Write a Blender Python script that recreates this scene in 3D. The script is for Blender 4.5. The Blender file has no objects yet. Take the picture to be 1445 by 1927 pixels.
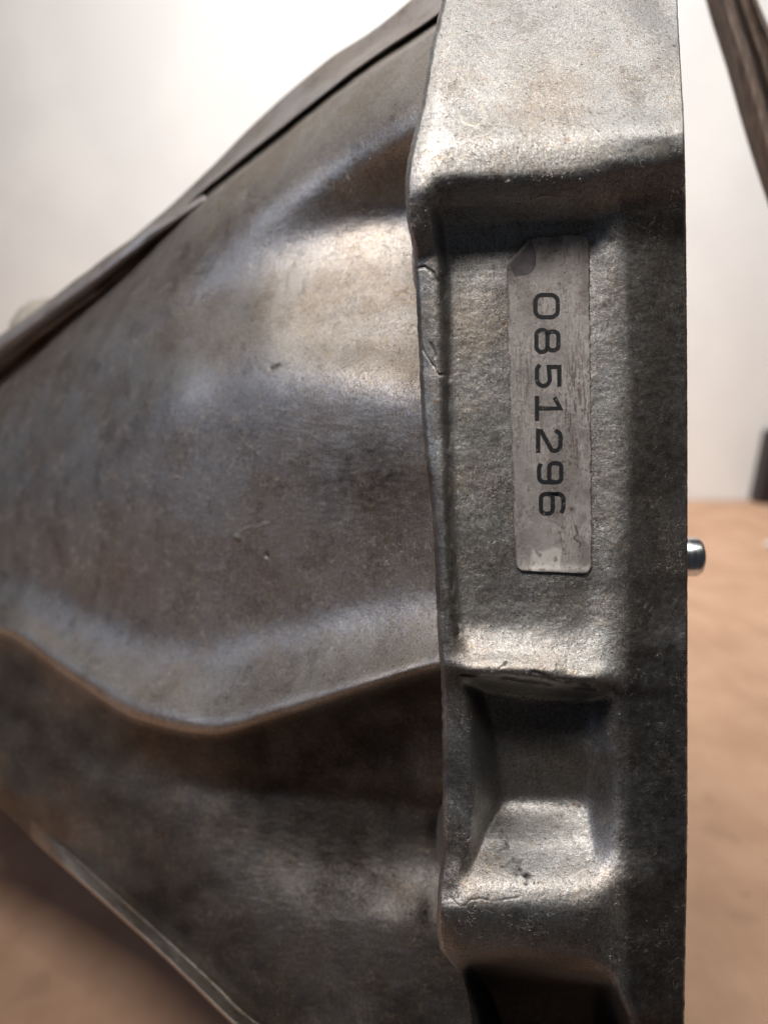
import bpy, math
import numpy as np
from mathutils import Vector, Matrix

S = bpy.context.scene
C = S.collection
R = math.radians

# ------------------------------------------------------------------ camera
PITCH = R(12.0)
CAM_Z = 0.320
F = 1484.0                      # focal length in photo pixels (1445 x 1927)
CX, CY = 722.5, 963.5
cam_d = bpy.data.cameras.new("camera")
cam = bpy.data.objects.new("camera", cam_d)
C.objects.link(cam)
cam.location = (0, 0, CAM_Z)
cam.rotation_euler = (R(90) - PITCH, 0, 0)
cam_d.sensor_fit = 'VERTICAL'
cam_d.sensor_height = 36
cam_d.sensor_width = 27
cam_d.lens = 36 * F / 1927
cam_d.clip_start = 0.01
cam_d.clip_end = 50
cam_d.dof.use_dof = True
cam_d.dof.focus_distance = 0.152
cam_d.dof.aperture_fstop = 11.0
S.camera = cam

# ------------------------------------------------------------------ world and lamps
w = bpy.data.worlds.new("World")
S.world = w
w.use_nodes = True
w.node_tree.nodes["Background"].inputs[0].default_value = (0.80, 0.86, 1.0, 1)
w.node_tree.nodes["Background"].inputs[1].default_value = 0.03

S.view_settings.view_transform = 'Standard'
S.view_settings.look = 'None'
S.view_settings.exposure = 0
S.view_settings.gamma = 1

RIGHT = np.array([1.0, 0, 0])
FWD = np.array([0, math.cos(PITCH), -math.sin(PITCH)])
UP = np.array([0, math.sin(PITCH), math.cos(PITCH)])
CAM = np.array([0, 0, CAM_Z])

def P(u, v, d):
    """point of the bench at depth d (mm) in front of the lens, as world metres"""
    u = np.asarray(u, float); v = np.asarray(v, float); d = np.asarray(d, float) * 0.001
    x = (u - CX) / F * d
    z = -(v - CY) / F * d
    return CAM + x[..., None] * RIGHT + z[..., None] * UP + d[..., None] * FWD

def lamp(name, dirn, dist, size, power, color, target=None, size_y=None):
    ld = bpy.data.lights.new(name, 'AREA')
    ld.shape = 'RECTANGLE'
    ld.size = size; ld.size_y = size_y or size
    ld.energy = power
    ld.color = color
    o = bpy.data.objects.new(name, ld)
    C.objects.link(o)
    t = Vector(P(900, 900, 155)) if target is None else Vector(target)
    dv = Vector(dirn).normalized()
    o.location = t + dv * dist
    o.rotation_euler = dv.to_track_quat('Z', 'Y').to_euler()
    return o

KEY = lamp("key_lamp", (-0.30, -0.42, 0.86), 0.75, 0.15, 5.5, (1.0, 0.955, 0.91))
lamp("side_lamp", (0.50, -0.20, 0.85), 0.70, 0.32, 1.9, (1.0, 0.98, 0.95))
lamp("window_light", (-0.90, -0.25, 0.45), 0.90, 0.20, 1.15, (0.54, 0.68, 1.0), size_y=0.35)
wl = lamp("added_wall_light", (0.0, -0.52, 0.85), 1.3, 1.5, 18.5, (1.0, 0.98, 0.95), target=(0.12, 1.6, 0.45))  # unseen lamp, added to brighten the wall
wl.data.spread = R(110)

# ------------------------------------------------------------------ helpers
def props(o, label=None, cat=None, group=None, kind=None):
    if label: o["label"] = label
    if cat: o["category"] = cat
    if group: o["group"] = group
    if kind: o["kind"] = kind
    return o

def mesh_obj(name, co, faces, mat, parent=None, normals=None, attrs=None, smooth=True):
    me = bpy.data.meshes.new(name)
    co = np.asarray(co, np.float32)
    faces = np.asarray(faces, np.int32)
    me.vertices.add(len(co))
    me.vertices.foreach_set("co", co.ravel())
    n, k = faces.shape
    me.loops.add(n * k)
    me.loops.foreach_set("vertex_index", faces.ravel())
    me.polygons.add(n)
    me.polygons.foreach_set("loop_start", np.arange(0, n * k, k, dtype=np.int32))
    me.update(calc_edges=True)
    me.polygons.foreach_set("use_smooth", np.full(n, smooth, bool))
    for an, av in (attrs or {}).items():
        a = me.attributes.new(an, 'FLOAT', 'POINT')
        a.data.foreach_set("value", np.asarray(av, np.float32).ravel())
    if normals is not None:
        me.normals_split_custom_set_from_vertices(np.asarray(normals, np.float32))
    me.materials.append(mat)
    me.validate()
    o = bpy.data.objects.new(name, me)
    C.objects.link(o)
    o.parent = parent
    return o

def blur(a, sy, sx=None):
    sx = sy if sx is None else sx
    for ax, s in ((0, sy), (1, sx)):
        if s <= 0: continue
        r = int(3 * s) + 1
        k = np.exp(-0.5 * (np.arange(-r, r + 1) / s) ** 2); k /= k.sum()
        pad = [(0, 0), (0, 0)]; pad[ax] = (r, r)
        p = np.pad(a, pad, mode='edge')
        n = a.shape[ax]
        out = np.zeros_like(a)
        for i, kv in enumerate(k):
            out += kv * (p[i:i + n, :] if ax == 0 else p[:, i:i + n])
        a = out
    return a

def rnoise(shape, sy, sx, seed):
    r = np.random.RandomState(seed)
    fy = np.fft.fftfreq(shape[0])[:, None]; fx = np.fft.rfftfreq(shape[1])[None, :]
    g = np.exp(-2 * math.pi ** 2 * ((fy * sy) ** 2 + (fx * sx) ** 2))
    a = np.fft.irfft2(np.fft.rfft2(r.randn(*shape)) * g, s=shape)
    return a / a.std()

def sstep(a, b, x):
    t = np.clip((x - a) / (b - a), 0, 1)
    return t * t * (3 - 2 * t)

def pchip(x, y, xi):
    x = np.asarray(x, float); y = np.asarray(y, float)
    h = np.diff(x); dl = np.diff(y) / h
    m = np.zeros_like(y)
    for i in range(1, len(x) - 1):
        if dl[i - 1] * dl[i] > 0:
            w1 = 2 * h[i] + h[i - 1]; w2 = h[i] + 2 * h[i - 1]
            m[i] = (w1 + w2) / (w1 / dl[i - 1] + w2 / dl[i])
    m[0] = dl[0]; m[-1] = dl[-1]
    j = np.clip(np.searchsorted(x, xi) - 1, 0, len(x) - 2)
    t = (xi - x[j]) / h[j]
    ex = np.where(t < 0, y[0] + m[0] * (xi - x[0]), np.where(t > 1, y[-1] + m[-1] * (xi - x[-1]), 0))
    t2 = np.clip(t, 0, 1)
    v = (y[j] * (1 + 2 * t2) * (1 - t2) ** 2 + h[j] * m[j] * t2 * (1 - t2) ** 2
         + y[j + 1] * t2 ** 2 * (3 - 2 * t2) + h[j] * m[j + 1] * t2 ** 2 * (t2 - 1))
    return v + np.where((t < 0) | (t > 1), ex - v, 0)

def curve(pts, x):
    p = np.array(pts, float)
    return pchip(p[:, 0], p[:, 1], x)

def bilin(G, u0, v0, st, u, v):
    fu = np.clip((u - u0) / st, 0, G.shape[1] - 1.001); fv = np.clip((v - v0) / st, 0, G.shape[0] - 1.001)
    i = fu.astype(int); j = fv.astype(int); a = fu - i; b = fv - j
    return ((G[j, i] * (1 - a) + G[j, i + 1] * a) * (1 - b) + (G[j + 1, i] * (1 - a) + G[j + 1, i + 1] * a) * b)

def polydist(U, V, pts):
    best = np.full(U.shape, 1e9)
    for (x0, y0), (x1, y1) in zip(pts[:-1], pts[1:]):
        dx, dy = x1 - x0, y1 - y0
        t = np.clip(((U - x0) * dx + (V - y0) * dy) / (dx * dx + dy * dy), 0, 1)
        best = np.minimum(best, np.hypot(U - x0 - t * dx, V - y0 - t * dy))
    return best

def above_table(co):
    co = co.copy(); co[..., 2] = np.maximum(co[..., 2], 0.001)
    return co

def grid_normals(co):
    """vertex normals of an (n, m, 3) grid, facing the lens"""
    du = np.gradient(co, axis=1); dv = np.gradient(co, axis=0)
    n = np.cross(du, dv)
    n /= np.linalg.norm(n, axis=2, keepdims=True) + 1e-20
    flip = ((n * (CAM - co)).sum(2) < 0)
    return n, flip

# ------------------------------------------------------------------ materials
def nodes_of(name):
    m = bpy.data.materials.new(name)
    m.use_nodes = True
    nt = m.node_tree
    return m, nt, nt.nodes["Principled BSDF"]

def N(nt, t, **kw):
    n = nt.nodes.new(t)
    for k, v in kw.items():
        if k.startswith("i_"):
            key = k[2:]
            n.inputs[int(key) if key.isdigit() else key].default_value = v
        else:
            setattr(n, k, v)
    return n

def noise(nt, vec, scale, detail=4, rough=0.55, dist=0.0):
    n = N(nt, "ShaderNodeTexNoise")
    n.inputs["Scale"].default_value = scale; n.inputs["Detail"].default_value = detail
    n.inputs["Roughness"].default_value = rough; n.inputs["Distortion"].default_value = dist
    nt.links.new(vec, n.inputs["Vector"])
    return n.outputs["Fac"]

def ramp(nt, val, a, b, lo=0.0, hi=1.0):
    n = N(nt, "ShaderNodeMapRange")
    n.interpolation_type = 'SMOOTHSTEP'
    for i, x in enumerate((a, b, lo, hi)): n.inputs[i + 1].default_value = x
    nt.links.new(val, n.inputs[0])
    return n.outputs[0]

def mth(nt, op, a, b=None, c=None):
    n = N(nt, "ShaderNodeMath", operation=op)
    for i, x in enumerate((a, b, c)):
        if x is None: continue
        if isinstance(x, (int, float)): n.inputs[i].default_value = x
        else: nt.links.new(x, n.inputs[i])
    return n.outputs[0]

def mix(nt, fac, a, b, mode='MIX'):
    n = N(nt, "ShaderNodeMix", data_type='RGBA', blend_type=mode)
    for sock, x in ((0, fac), (6, a), (7, b)):
        if isinstance(x, (int, float)): n.inputs[sock].default_value = x
        elif isinstance(x, tuple): n.inputs[sock].default_value = (*x, 1)
        else: nt.links.new(x, n.inputs[sock])
    return n.outputs[2]

def coords(nt, scale=(1000, 1000, 1000)):
    tc = N(nt, "ShaderNodeTexCoord")
    mp = N(nt, "ShaderNodeMapping")
    mp.inputs["Scale"].default_value = scale
    nt.links.new(tc.outputs["Object"], mp.inputs["Vector"])
    return mp.outputs["Vector"]

def cast_metal(name, base=(0.40, 0.385, 0.37), brown=0.5, rough=0.40, bump=1.0, metallic=0.9, tan_amt=0.85):
    m, nt, b = nodes_of(name)
    L = nt.links
    mm = coords(nt)
    streak = coords(nt, (1000, 1000, 110))
    big = noise(nt, mm, 0.045, 4, 0.6)
    mid = noise(nt, mm, 0.22, 5, 0.65)
    fine = noise(nt, mm, 1.5, 6, 0.78)
    grit = noise(nt, mm, 4.5, 3, 0.7)
    speck = noise(nt, mm, 1.5, 4, 0.7)
    st = noise(nt, streak, 2.2, 3, 0.6)
    # fine casting wrinkles: thin level lines of a distorted noise, in patches
    wr = noise(nt, mm, 0.33, 4, 0.62, 0.8)
    line = ramp(nt, mth(nt, 'ABSOLUTE', mth(nt, 'SUBTRACT', wr, 0.5)), 0.0, 0.009, 1.0, 0.0)
    wmask = ramp(nt, noise(nt, mm, 0.16, 4, 0.8), 0.49, 0.60)
    scr = ramp(nt, noise(nt, coords(nt, (1000, 1000, 45)), 4.0, 2, 0.5), 0.66, 0.72)
    stain = noise(nt, mm, 0.11, 6, 0.75)
    line = mth(nt, 'MULTIPLY', line, wmask)
    at = N(nt, "ShaderNodeAttribute", attribute_name="grime_shade")
    aw = N(nt, "ShaderNodeAttribute", attribute_name="wear_light")
    grime_shade, wear_light = at.outputs["Fac"], aw.outputs["Fac"]  # real dirt and crust, plus painted shade and highlights
    col = mix(nt, ramp(nt, mid, 0.30, 0.72), tuple(c * 0.80 for c in base), tuple(c * 1.10 for c in base))
    col = mix(nt, ramp(nt, big, 0.42, 0.66, 0, brown), col, (0.26, 0.17, 0.105))
    col = mix(nt, ramp(nt, stain, 0.50, 0.62, 0, 0.55), col, (0.15, 0.115, 0.09))
    col = mix(nt, mth(nt, 'MULTIPLY', scr, 0.5), col, (0.85, 0.83, 0.80))
    col = mix(nt, ramp(nt, st, 0.35, 0.70, 0, 0.35), col, tuple(c * 1.45 for c in base))
    col = mix(nt, ramp(nt, fine, 0.52, 0.72, 0, 0.60), col, (0.10, 0.085, 0.075))
    col = mix(nt, ramp(nt, speck, 0.635, 0.69, 0, 0.85), col, (0.035, 0.028, 0.025))
    col = mix(nt, ramp(nt, grit, 0.50, 0.68, 0, 0.70), col, tuple(min(1, c * 1.9) for c in base))
    col = mix(nt, ramp(nt, grit, 0.47, 0.32, 0, 0.75), col, (0.06, 0.052, 0.048))
    rust = noise(nt, mm, 0.8, 3, 0.6)
    col = mix(nt, ramp(nt, rust, 0.64, 0.72, 0, 0.6), col, (0.30, 0.15, 0.075))
    col = mix(nt, mth(nt, 'MULTIPLY', line, 0.65), col, (0.62, 0.52, 0.40))
    tan = noise(nt, mm, 0.55, 4, 0.75)
    col = mix(nt, mth(nt, 'MULTIPLY', ramp(nt, tan, 0.55, 0.64, 0, tan_amt), ramp(nt, big, 0.35, 0.6, 0.25, 1.0)), col, (0.52, 0.42, 0.30))
    col = mix(nt, mth(nt, 'MULTIPLY', wear_light, ramp(nt, fine, 0.35, 0.6, 0.9, 0.4)), col, (0.62, 0.54, 0.43))
    gr = mth(nt, 'MULTIPLY', grime_shade, ramp(nt, fine, 0.3, 0.6, 0.75, 1.0))
    col = mix(nt, gr, col, (0.030, 0.025, 0.022))
    L.new(col, b.inputs["Base Color"])
    L.new(ramp(nt, mid, 0.3, 0.7, metallic + 0.02, metallic + 0.10), b.inputs["Metallic"])
    r = mth(nt, 'ADD', ramp(nt, fine, 0.3, 0.7, rough - 0.07, rough + 0.14), mth(nt, 'MULTIPLY', grime_shade, 0.12))
    L.new(r, b.inputs["Roughness"])
    h = mth(nt, 'MULTIPLY', fine, 0.12)
    h = mth(nt, 'ADD', h, mth(nt, 'MULTIPLY', grit, 0.04))
    h = mth(nt, 'ADD', h, mth(nt, 'MULTIPLY', st, 0.035))
    h = mth(nt, 'ADD', h, mth(nt, 'MULTIPLY', line, 0.10))
    h = mth(nt, 'SUBTRACT', h, ramp(nt, speck, 0.635, 0.72, 0, 0.14))
    bp = N(nt, "ShaderNodeBump")
    bp.inputs["Strength"].default_value = 1.0 * bump
    bp.inputs["Distance"].default_value = 0.001
    L.new(h, bp.inputs["Height"])
    L.new(bp.outputs[0], b.inputs["Normal"])
    return m

M_FLANGE = cast_metal("cast_aluminium_flange", (0.42, 0.41, 0.395), 0.50, 0.41, bump=0.8, tan_amt=0.45)
M_BODY = cast_metal("cast_aluminium_body", (0.51, 0.465, 0.42), 0.66, 0.36, bump=1.1)
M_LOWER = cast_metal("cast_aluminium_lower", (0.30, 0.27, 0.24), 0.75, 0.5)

def simple(name, col, rough=0.6, metallic=0.0, nscale=0.3, amt=0.25, bump=0.0, stretch=(1000, 1000, 1000)):
    m, nt, b = nodes_of(name)
    v = coords(nt, stretch)
    n = noise(nt, v, nscale, 5, 0.6)
    c = mix(nt, ramp(nt, n, 0.3, 0.7), tuple(x * (1 - amt) for x in col), tuple(min(1, x * (1 + amt)) for x in col))
    nt.links.new(c, b.inputs["Base Color"])
    b.inputs["Roughness"].default_value = rough
    b.inputs["Metallic"].default_value = metallic
    if bump:
        bp = N(nt, "ShaderNodeBump"); bp.inputs["Distance"].default_value = bump
        nt.links.new(n, bp.inputs["Height"]); nt.links.new(bp.outputs[0], b.inputs["Normal"])
    return m

# ------------------------------------------------------------------ the setting
# white wall about 0.9 m behind, cardboard sheet under the casting
JOINT_Y = CAM_Z / math.tan(PITCH + math.atan((942 - CY) / F))

def build_wall():
    nx, nz = 60, 40
    xs = np.linspace(-2.2, 2.2, nx); zs = np.linspace(-0.3, 2.4, nz)
    X, Z = np.meshgrid(xs, zs)
    Y = JOINT_Y + 0.004 * np.sin(X * 5) * np.sin(Z * 4)
    co = np.stack([X, Y, Z], -1).reshape(-1, 3)
    i = np.arange(nx * nz).reshape(nz, nx)
    fr = np.stack([i[:-1, :-1], i[:-1, 1:], i[1:, 1:], i[1:, :-1]], -1).reshape(-1, 4)
    back = co + np.array([0, 0.05, 0])
    n = len(co)
    per = np.concatenate([i[0], i[1:, -1], i[-1, -2::-1], i[-2:0:-1, 0]])
    p2 = np.roll(per, -1)
    side = np.stack([p2, per, per + n, p2 + n], -1)
    m, nt, b = nodes_of("white_painted_wall")
    v = coords(nt, (1, 1, 1))
    nn = noise(nt, v, 5.0, 4, 0.5)
    nt.links.new(mix(nt, ramp(nt, nn, 0.35, 0.65), (0.80, 0.785, 0.775), (0.86, 0.85, 0.83)), b.inputs["Base Color"])
    b.inputs["Roughness"].default_value = 0.75
    o = mesh_obj("wall", np.concatenate([co, back]), np.concatenate([fr, fr[:, ::-1] + n, side]), m, smooth=False)
    return props(o, kind="structure")
build_wall()

def build_cardboard():
    nx, ny = 160, 160
    xs = np.linspace(-1.4, 1.4, nx); ys = np.linspace(0.10, JOINT_Y - 0.003, ny)
    X, Y = np.meshgrid(xs, ys)
    nz = rnoise(X.shape, 7, 7, 3) * 0.0007 + rnoise(X.shape, 2, 2, 4) * 0.00018
    Z = nz - 0.0
    co = np.stack([X, Y, Z], -1).reshape(-1, 3)
    i = np.arange(nx * ny).reshape(ny, nx)
    fr = np.stack([i[:-1, :-1], i[:-1, 1:], i[1:, 1:], i[1:, :-1]], -1).reshape(-1, 4)
    n = len(co)
    low = co.copy(); low[:, 2] = -0.006
    per = np.concatenate([i[0], i[1:, -1], i[-1, -2::-1], i[-2:0:-1, 0]])
    p2 = np.roll(per, -1)
    side = np.stack([p2, per, per + n, p2 + n], -1)
    m, nt, b = nodes_of("brown_cardboard")
    v = coords(nt, (1, 1, 1)); vs = coords(nt, (1, 0.06, 1))
    a = noise(nt, v, 14, 5, 0.6); fib = noise(nt, vs, 160, 3, 0.6); spot = noise(nt, v, 30, 3, 0.5)
    flute = noise(nt, coords(nt, (1, 0.12, 1)), 38, 2, 0.5)
    c = mix(nt, ramp(nt, a, 0.35, 0.68), (0.46, 0.27, 0.17), (0.56, 0.345, 0.225))
    c = mix(nt, ramp(nt, fib, 0.4, 0.7, 0, 0.12), c, (0.40, 0.24, 0.13))
    c = mix(nt, ramp(nt, flute, 0.42, 0.62, 0, 0.14), c, (0.62, 0.42, 0.27))
    c = mix(nt, ramp(nt, spot, 0.68, 0.74, 0, 0.55), c, (0.24, 0.14, 0.08))
    tco = N(nt, "ShaderNodeTexCoord").outputs["Object"]
    for (su, sv, rad_) in ((1345, 1560, 0.012), (1375, 1575, 0.007), (1395, 1725, 0.010), (1330, 1500, 0.006), (70, 1850, 0.012)):
        rr_ = P(su, sv, 1000.0) - CAM
        q_ = CAM + rr_ * (-CAM[2] / rr_[2])
        dn = N(nt, "ShaderNodeVectorMath", operation='DISTANCE'); nt.links.new(tco, dn.inputs[0]); dn.inputs[1].default_value = tuple(q_)
        dd = mth(nt, 'ADD', dn.outputs["Value"], mth(nt, 'MULTIPLY', mth(nt, 'SUBTRACT', noise(nt, v, 120, 3, 0.6), 0.5), rad_ * 1.6))
        c = mix(nt, ramp(nt, dd, rad_ * 0.3, rad_, 0.25, 0.0), c, (0.22, 0.14, 0.09))
    nt.links.new(c, b.inputs["Base Color"])
    b.inputs["Roughness"].default_value = 0.7
    o = mesh_obj("cardboard_sheet", np.concatenate([co, low]), np.concatenate([fr, fr[:, ::-1] + n, side]), m)
    return props(o, "brown cardboard sheet lying flat under the metal casting, reaching back to the white wall", "cardboard")
build_cardboard()

# ------------------------------------------------------------------ the casting
housing = bpy.data.objects.new("gearbox_housing", None)
C.objects.link(housing)
housing.location = (0, 0.20, 0)
props(housing, "grimy cast aluminium gearbox housing with a numbered metallic sticker on its flange", "gearbox housing")
bpy.context.view_layer.update()
H0 = np.array(housing.location)
def part(name, co, *a, **k):
    k.setdefault("parent", housing)
    return mesh_obj(name, np.asarray(co) - H0, *a, **k)

ST = 2.0
# ---- flange: height field lofted from cross profiles
FU0, FV0 = 700.0, -240.0
fu = np.arange(FU0, 1340, ST); fv = np.arange(FV0, 2300, ST)
UU, VV = np.meshgrid(fu, fv)
XL = [(-240, 856), (0, 831), (100, 808), (200, 791), (260, 776), (310, 766), (360, 762), (410, 765), (440, 771), (480, 778), (600, 785),
      (720, 790), (850, 800), (1000, 815), (1200, 824), (1280, 830), (1400, 832), (1500, 832), (1600, 834), (1650, 827),
      (1700, 822), (1750, 822), (1785, 828), (1808, 846), (1830, 862), (1927, 882), (2300, 930)]
XG = [(-240, 890), (0, 864), (200, 826), (360, 800), (440, 812), (500, 822), (600, 826), (800, 832), (1000, 838), (1200, 850), (1280, 864),
      (1330, 876), (1500, 886), (1590, 882), (1650, 862), (1750, 856), (1808, 872), (1927, 905), (2300, 950)]
XF = [(-240, 930), (0, 904), (200, 860), (360, 835), (440, 836), (500, 846), (800, 852), (1000, 858), (1200, 876), (1290, 906), (1320, 918), (1490, 950),
      (1560, 918), (1600, 900), (1700, 880), (1808, 900), (1927, 940), (2300, 985)]
XF2 = [(-240, 1090), (800, 1098), (1200, 1100), (1300, 1100), (1400, 1104), (1520, 1104), (1620, 1106), (1800, 1110), (2300, 1110)]
XR1 = [(-240, 1165), (440, 1162), (800, 1172), (1200, 1168), (1500, 1166), (1860, 1168), (1927, 1190), (2300, 1215)]
XR = [(-240, 1272), (0, 1274), (100, 1279), (250, 1287), (400, 1290), (900, 1293), (1500, 1293), (1927, 1287), (2300, 1282)]
edges = [curve(c, fv) for c in (XL, XG, XF, XF2, XR1, XR)]
SV = [-240, 0, 200, 285, 325, 370, 430, 470, 560, 1100, 1170, 1225, 1256, 1272, 1292, 1400, 1500, 1585, 1680, 1712, 1760, 1800, 1822, 1860, 1927, 2300]
#        -240   0     200    285    325    370    430    470    560   1100   1170  1225   1256   1272  1292  1400   1480   1560  1680  1712   1760  1800  1822  1860  1927  2300
fl = [172, 154.5, 143.5, 139.8, 139.6, 142.0, 148.6, 150.0, 150.2, 150.2, 149.6, 147.0, 144.6, 147.0, 156.0, 158.5, 162.5, 154.5, 146.2, 145.2, 147.0, 151.5, 172.0, 192.0, 200.0, 215]
s0 = [174, 156.0, 145.5, 141.8, 141.4, 142.6, 145.8, 147.6, 148.0, 148.4, 148.2, 147.8, 147.2, 147.6, 148.6, 149.6, 149.8, 149.6, 148.2, 147.2, 148.8, 152.0, 158.0, 161.0, 163.0, 175]
s1 = [172, 154.6, 143.7, 140.0, 139.8, 141.8, 145.0, 146.6, 146.8, 147.0, 147.0, 146.6, 145.6, 146.2, 147.8, 148.6, 148.8, 148.9, 146.9, 145.6, 147.4, 151.2, 158.5, 161.5, 163.5, 176]
s4 = [172.5, 155.0, 144.0, 140.2, 140.2, 142.4, 146.5, 148.2, 148.5, 148.5, 148.2, 147.6, 147.0, 147.6, 149.0, 150.0, 150.0, 149.2, 146.8, 146.7, 147.0, 147.4, 148.0, 150.0, 153.0, 170]
s5 = [174.5, 157.0, 145.8, 142.6, 143.0, 145.6, 149.4, 152.2, 152.8, 153.0, 152.0, 150.8, 150.8, 150.8, 150.9, 151.0, 151.0, 151.0, 150.8, 150.8, 150.8, 150.9, 151.0, 151.2, 152.0, 160]
fl3 = list(fl)
fl3[15:18] = [155.0, 158.5, 153.5]
prof = [s0, s1, fl, fl3, s4, s5]
dy = np.zeros((6, len(SV)))
dy[3, 11:16] = [14, 22, 22, 22, 14]; dy[4, 11:16] = dy[3, 11:16]
dy[2, 11:15] = [0, 6, 6, 6]
dy[4, 3:7] = [-22, -26, -26, -24]; dy[5, 3:7] = [-30, -40, -40, -30]; dy[3, 3:7] = [-8, -10, -8, -4]
dy[0, 3:8] = [25, 35, 45, 40, 20]; dy[1, 3:8] = [15, 22, 30, 26, 10]
dy[3, 19:24] = [4, 14, 26, 38, 40]; dy[2, 20:23] = [0, 2, 4]; dy[0, 20:22] = [-6, -8]
dy[4, 19:24] = [10, 24, 40, 60, 60]
cols = np.stack([pchip(np.array(SV) + dy[k], prof[k], fv) for k in range(6)])       # (6, nv)
DF = np.zeros_like(UU)
for j in range(len(fv)):
    DF[j] = pchip([e[j] for e in edges], cols[:, j], fu)
DFs = blur(DF, 3.2, 2.4)
lipz = np.exp(-((VV - 1275) / 26.0) ** 2) * sstep(850, 890, UU) * sstep(1175, 1140, UU)
lipz = np.maximum(lipz, np.exp(-((VV - 1830) / 40.0) ** 2))
DFs = DFs * (1 - lipz) + blur(DF, 1.4, 1.4) * lipz
# waviness of the casting and hand-carved marks
gsh = UU.shape
DFs += rnoise(gsh, 26, 22, 11) * 0.13 * (1 - 0.75 * sstep(430, 470, VV) * sstep(1110, 1070, VV) * sstep(920, 950, UU)) + rnoise(gsh, 9, 8, 12) * 0.018 + rnoise(gsh, 3, 3, 13) * 0.016 + rnoise(gsh, 1.1, 1.1, 14) * 0.009
brk = sstep(-0.9, 0.5, rnoise(gsh, 9, 9, 17) + 0.4 * rnoise(gsh, 3, 3, 18))
jit = 3.0 * rnoise(gsh, 8, 8, 15); jit2 = 3.0 * rnoise(gsh, 8, 8, 16)
gF = np.zeros(gsh); wF = np.zeros(gsh)
def groove(pts, wdt, dep, gr=0.8, j=1.0):
    global DFs, gF
    dd = polydist(UU + jit * j, VV + jit2 * j, pts)
    k = np.exp(-(dd / (wdt * (0.6 + 0.5 * brk))) ** 2) * (0.25 + 0.75 * brk)
    DFs = DFs + k * dep
    gF = np.maximum(gF, k * gr)
def bead(pts, wdt, dep, j=1.0):
    global DFs, wF
    dd = polydist(UU + jit * j, VV + jit2 * j, pts)
    k = np.exp(-(dd / (wdt * (0.6 + 0.5 * brk))) ** 2) * (0.25 + 0.75 * brk)
    DFs = DFs - k * dep
    wF = np.maximum(wF, k * 0.6)
groove([(782, 502), (800, 500), (818, 512), (826, 530)], 2.2, 0.35)
groove([(788, 630), (798, 655), (808, 680), (822, 702), (834, 700)], 2.4, 0.5)
groove([(815, 645), (816, 668)], 3.0, 0.4)
groove([(834, 520), (838, 640), (842, 800), (846, 960), (852, 1120), (862, 1200)], 4.5, 0.55, 0.55, 0.6)
groove([(868, 1270), (905, 1276), (960, 1278), (1010, 1290), (1080, 1296), (1122, 1298)], 3.0, 0.6, 0.9, 0.7)
groove([(830, 1692), (848, 1686), (862, 1700), (872, 1712), (884, 1694), (905, 1690), (930, 1696), (975, 1690)], 1.3, 0.09, 0.8, 0.5)
groove([(828, 1700), (850, 1698), (880, 1706)], 1.2, 0.07, 0.7, 0.5)
groove([(945, 1260), (956, 1250), (960, 1244)], 2.0, 0.3)
groove([(1005, 1270), (1060, 1285), (1110, 1292)], 4.0, 0.3, 0.9)
bead([(850, 392), (900, 380), (960, 366), (990, 352)], 1.8, 0.16)
bead([(770, 388), (810, 392), (860, 384)], 1.6, 0.16)
bead([(870, 420), (920, 408), (975, 392), (1030, 372), (1080, 368)], 1.6, 0.15)
bead([(1106, 205), (1118, 222)], 1.6, 0.2, 0.1)
bead([(1112, 236), (1128, 252)], 1.8, 0.2, 0.1)
bead([(1074, 212), (1080, 236)], 2.6, 0.10, 0.1)
bead([(1084, 210), (1090, 234)], 1.4, 0.10, 0.1)
bead([(866, 214), (872, 230), (890, 236), (908, 230), (916, 214), (906, 200)], 2.2, 0.06, 0.4)
groove([(1108, 208), (1121, 226)], 1.2, 0.2, 0.6, 0.1)
# tan crust in the recess, pits on the rim, the black spot on the lower boss
n1 = rnoise(gsh, 5, 5, 21); n2 = rnoise(gsh, 2, 2, 22); n3 = rnoise(gsh, 14, 14, 23)
def patch(cx, cy, rx, ry, amt, thr=0.0, tex=None):
    r = ((UU - cx) / rx) ** 2 + ((VV - cy) / ry) ** 2
    t = n1 * 0.6 + n2 * 0.5 if tex is None else tex
    return amt * sstep(thr - 0.5, thr + 0.9, t + 1.6 * (1 - r)) * sstep(2.2, 0.7, r)
gF = np.maximum(gF, patch(972, 1642, 32, 32, 1.0, 1.25))
gF = np.maximum(gF, patch(945, 1590, 16, 30, 0.7, 1.2))
gF = np.maximum(gF, patch(1218, 968, 30, 20, 0.95, 1.1))
gF = np.maximum(gF, patch(1200, 1150, 22, 120, 0.6, 1.3))
wF = np.maximum(wF, patch(1228, 950, 40, 45, 0.5, 1.3))
wF = np.maximum(wF, patch(1145, 930, 22, 120, 0.45, 0.9))  # lit fillet beside the rim, painted pale
wF = np.maximum(wF, patch(880, 610, 45, 50, 0.45, 1.0))
wF = np.maximum(wF, patch(1080, 1110, 50, 22, 0.35, 1.0))
wF = np.maximum(wF, patch(808, 590, 22, 50, 0.5, 1.2))
wF = np.maximum(wF, patch(905, 640, 55, 60, 0.4, 1.4))
wF = np.maximum(wF, patch(1240, 285, 60, 16, 0.5, 0.9))  # highlight on the boss corner, painted as a pale patch
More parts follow.
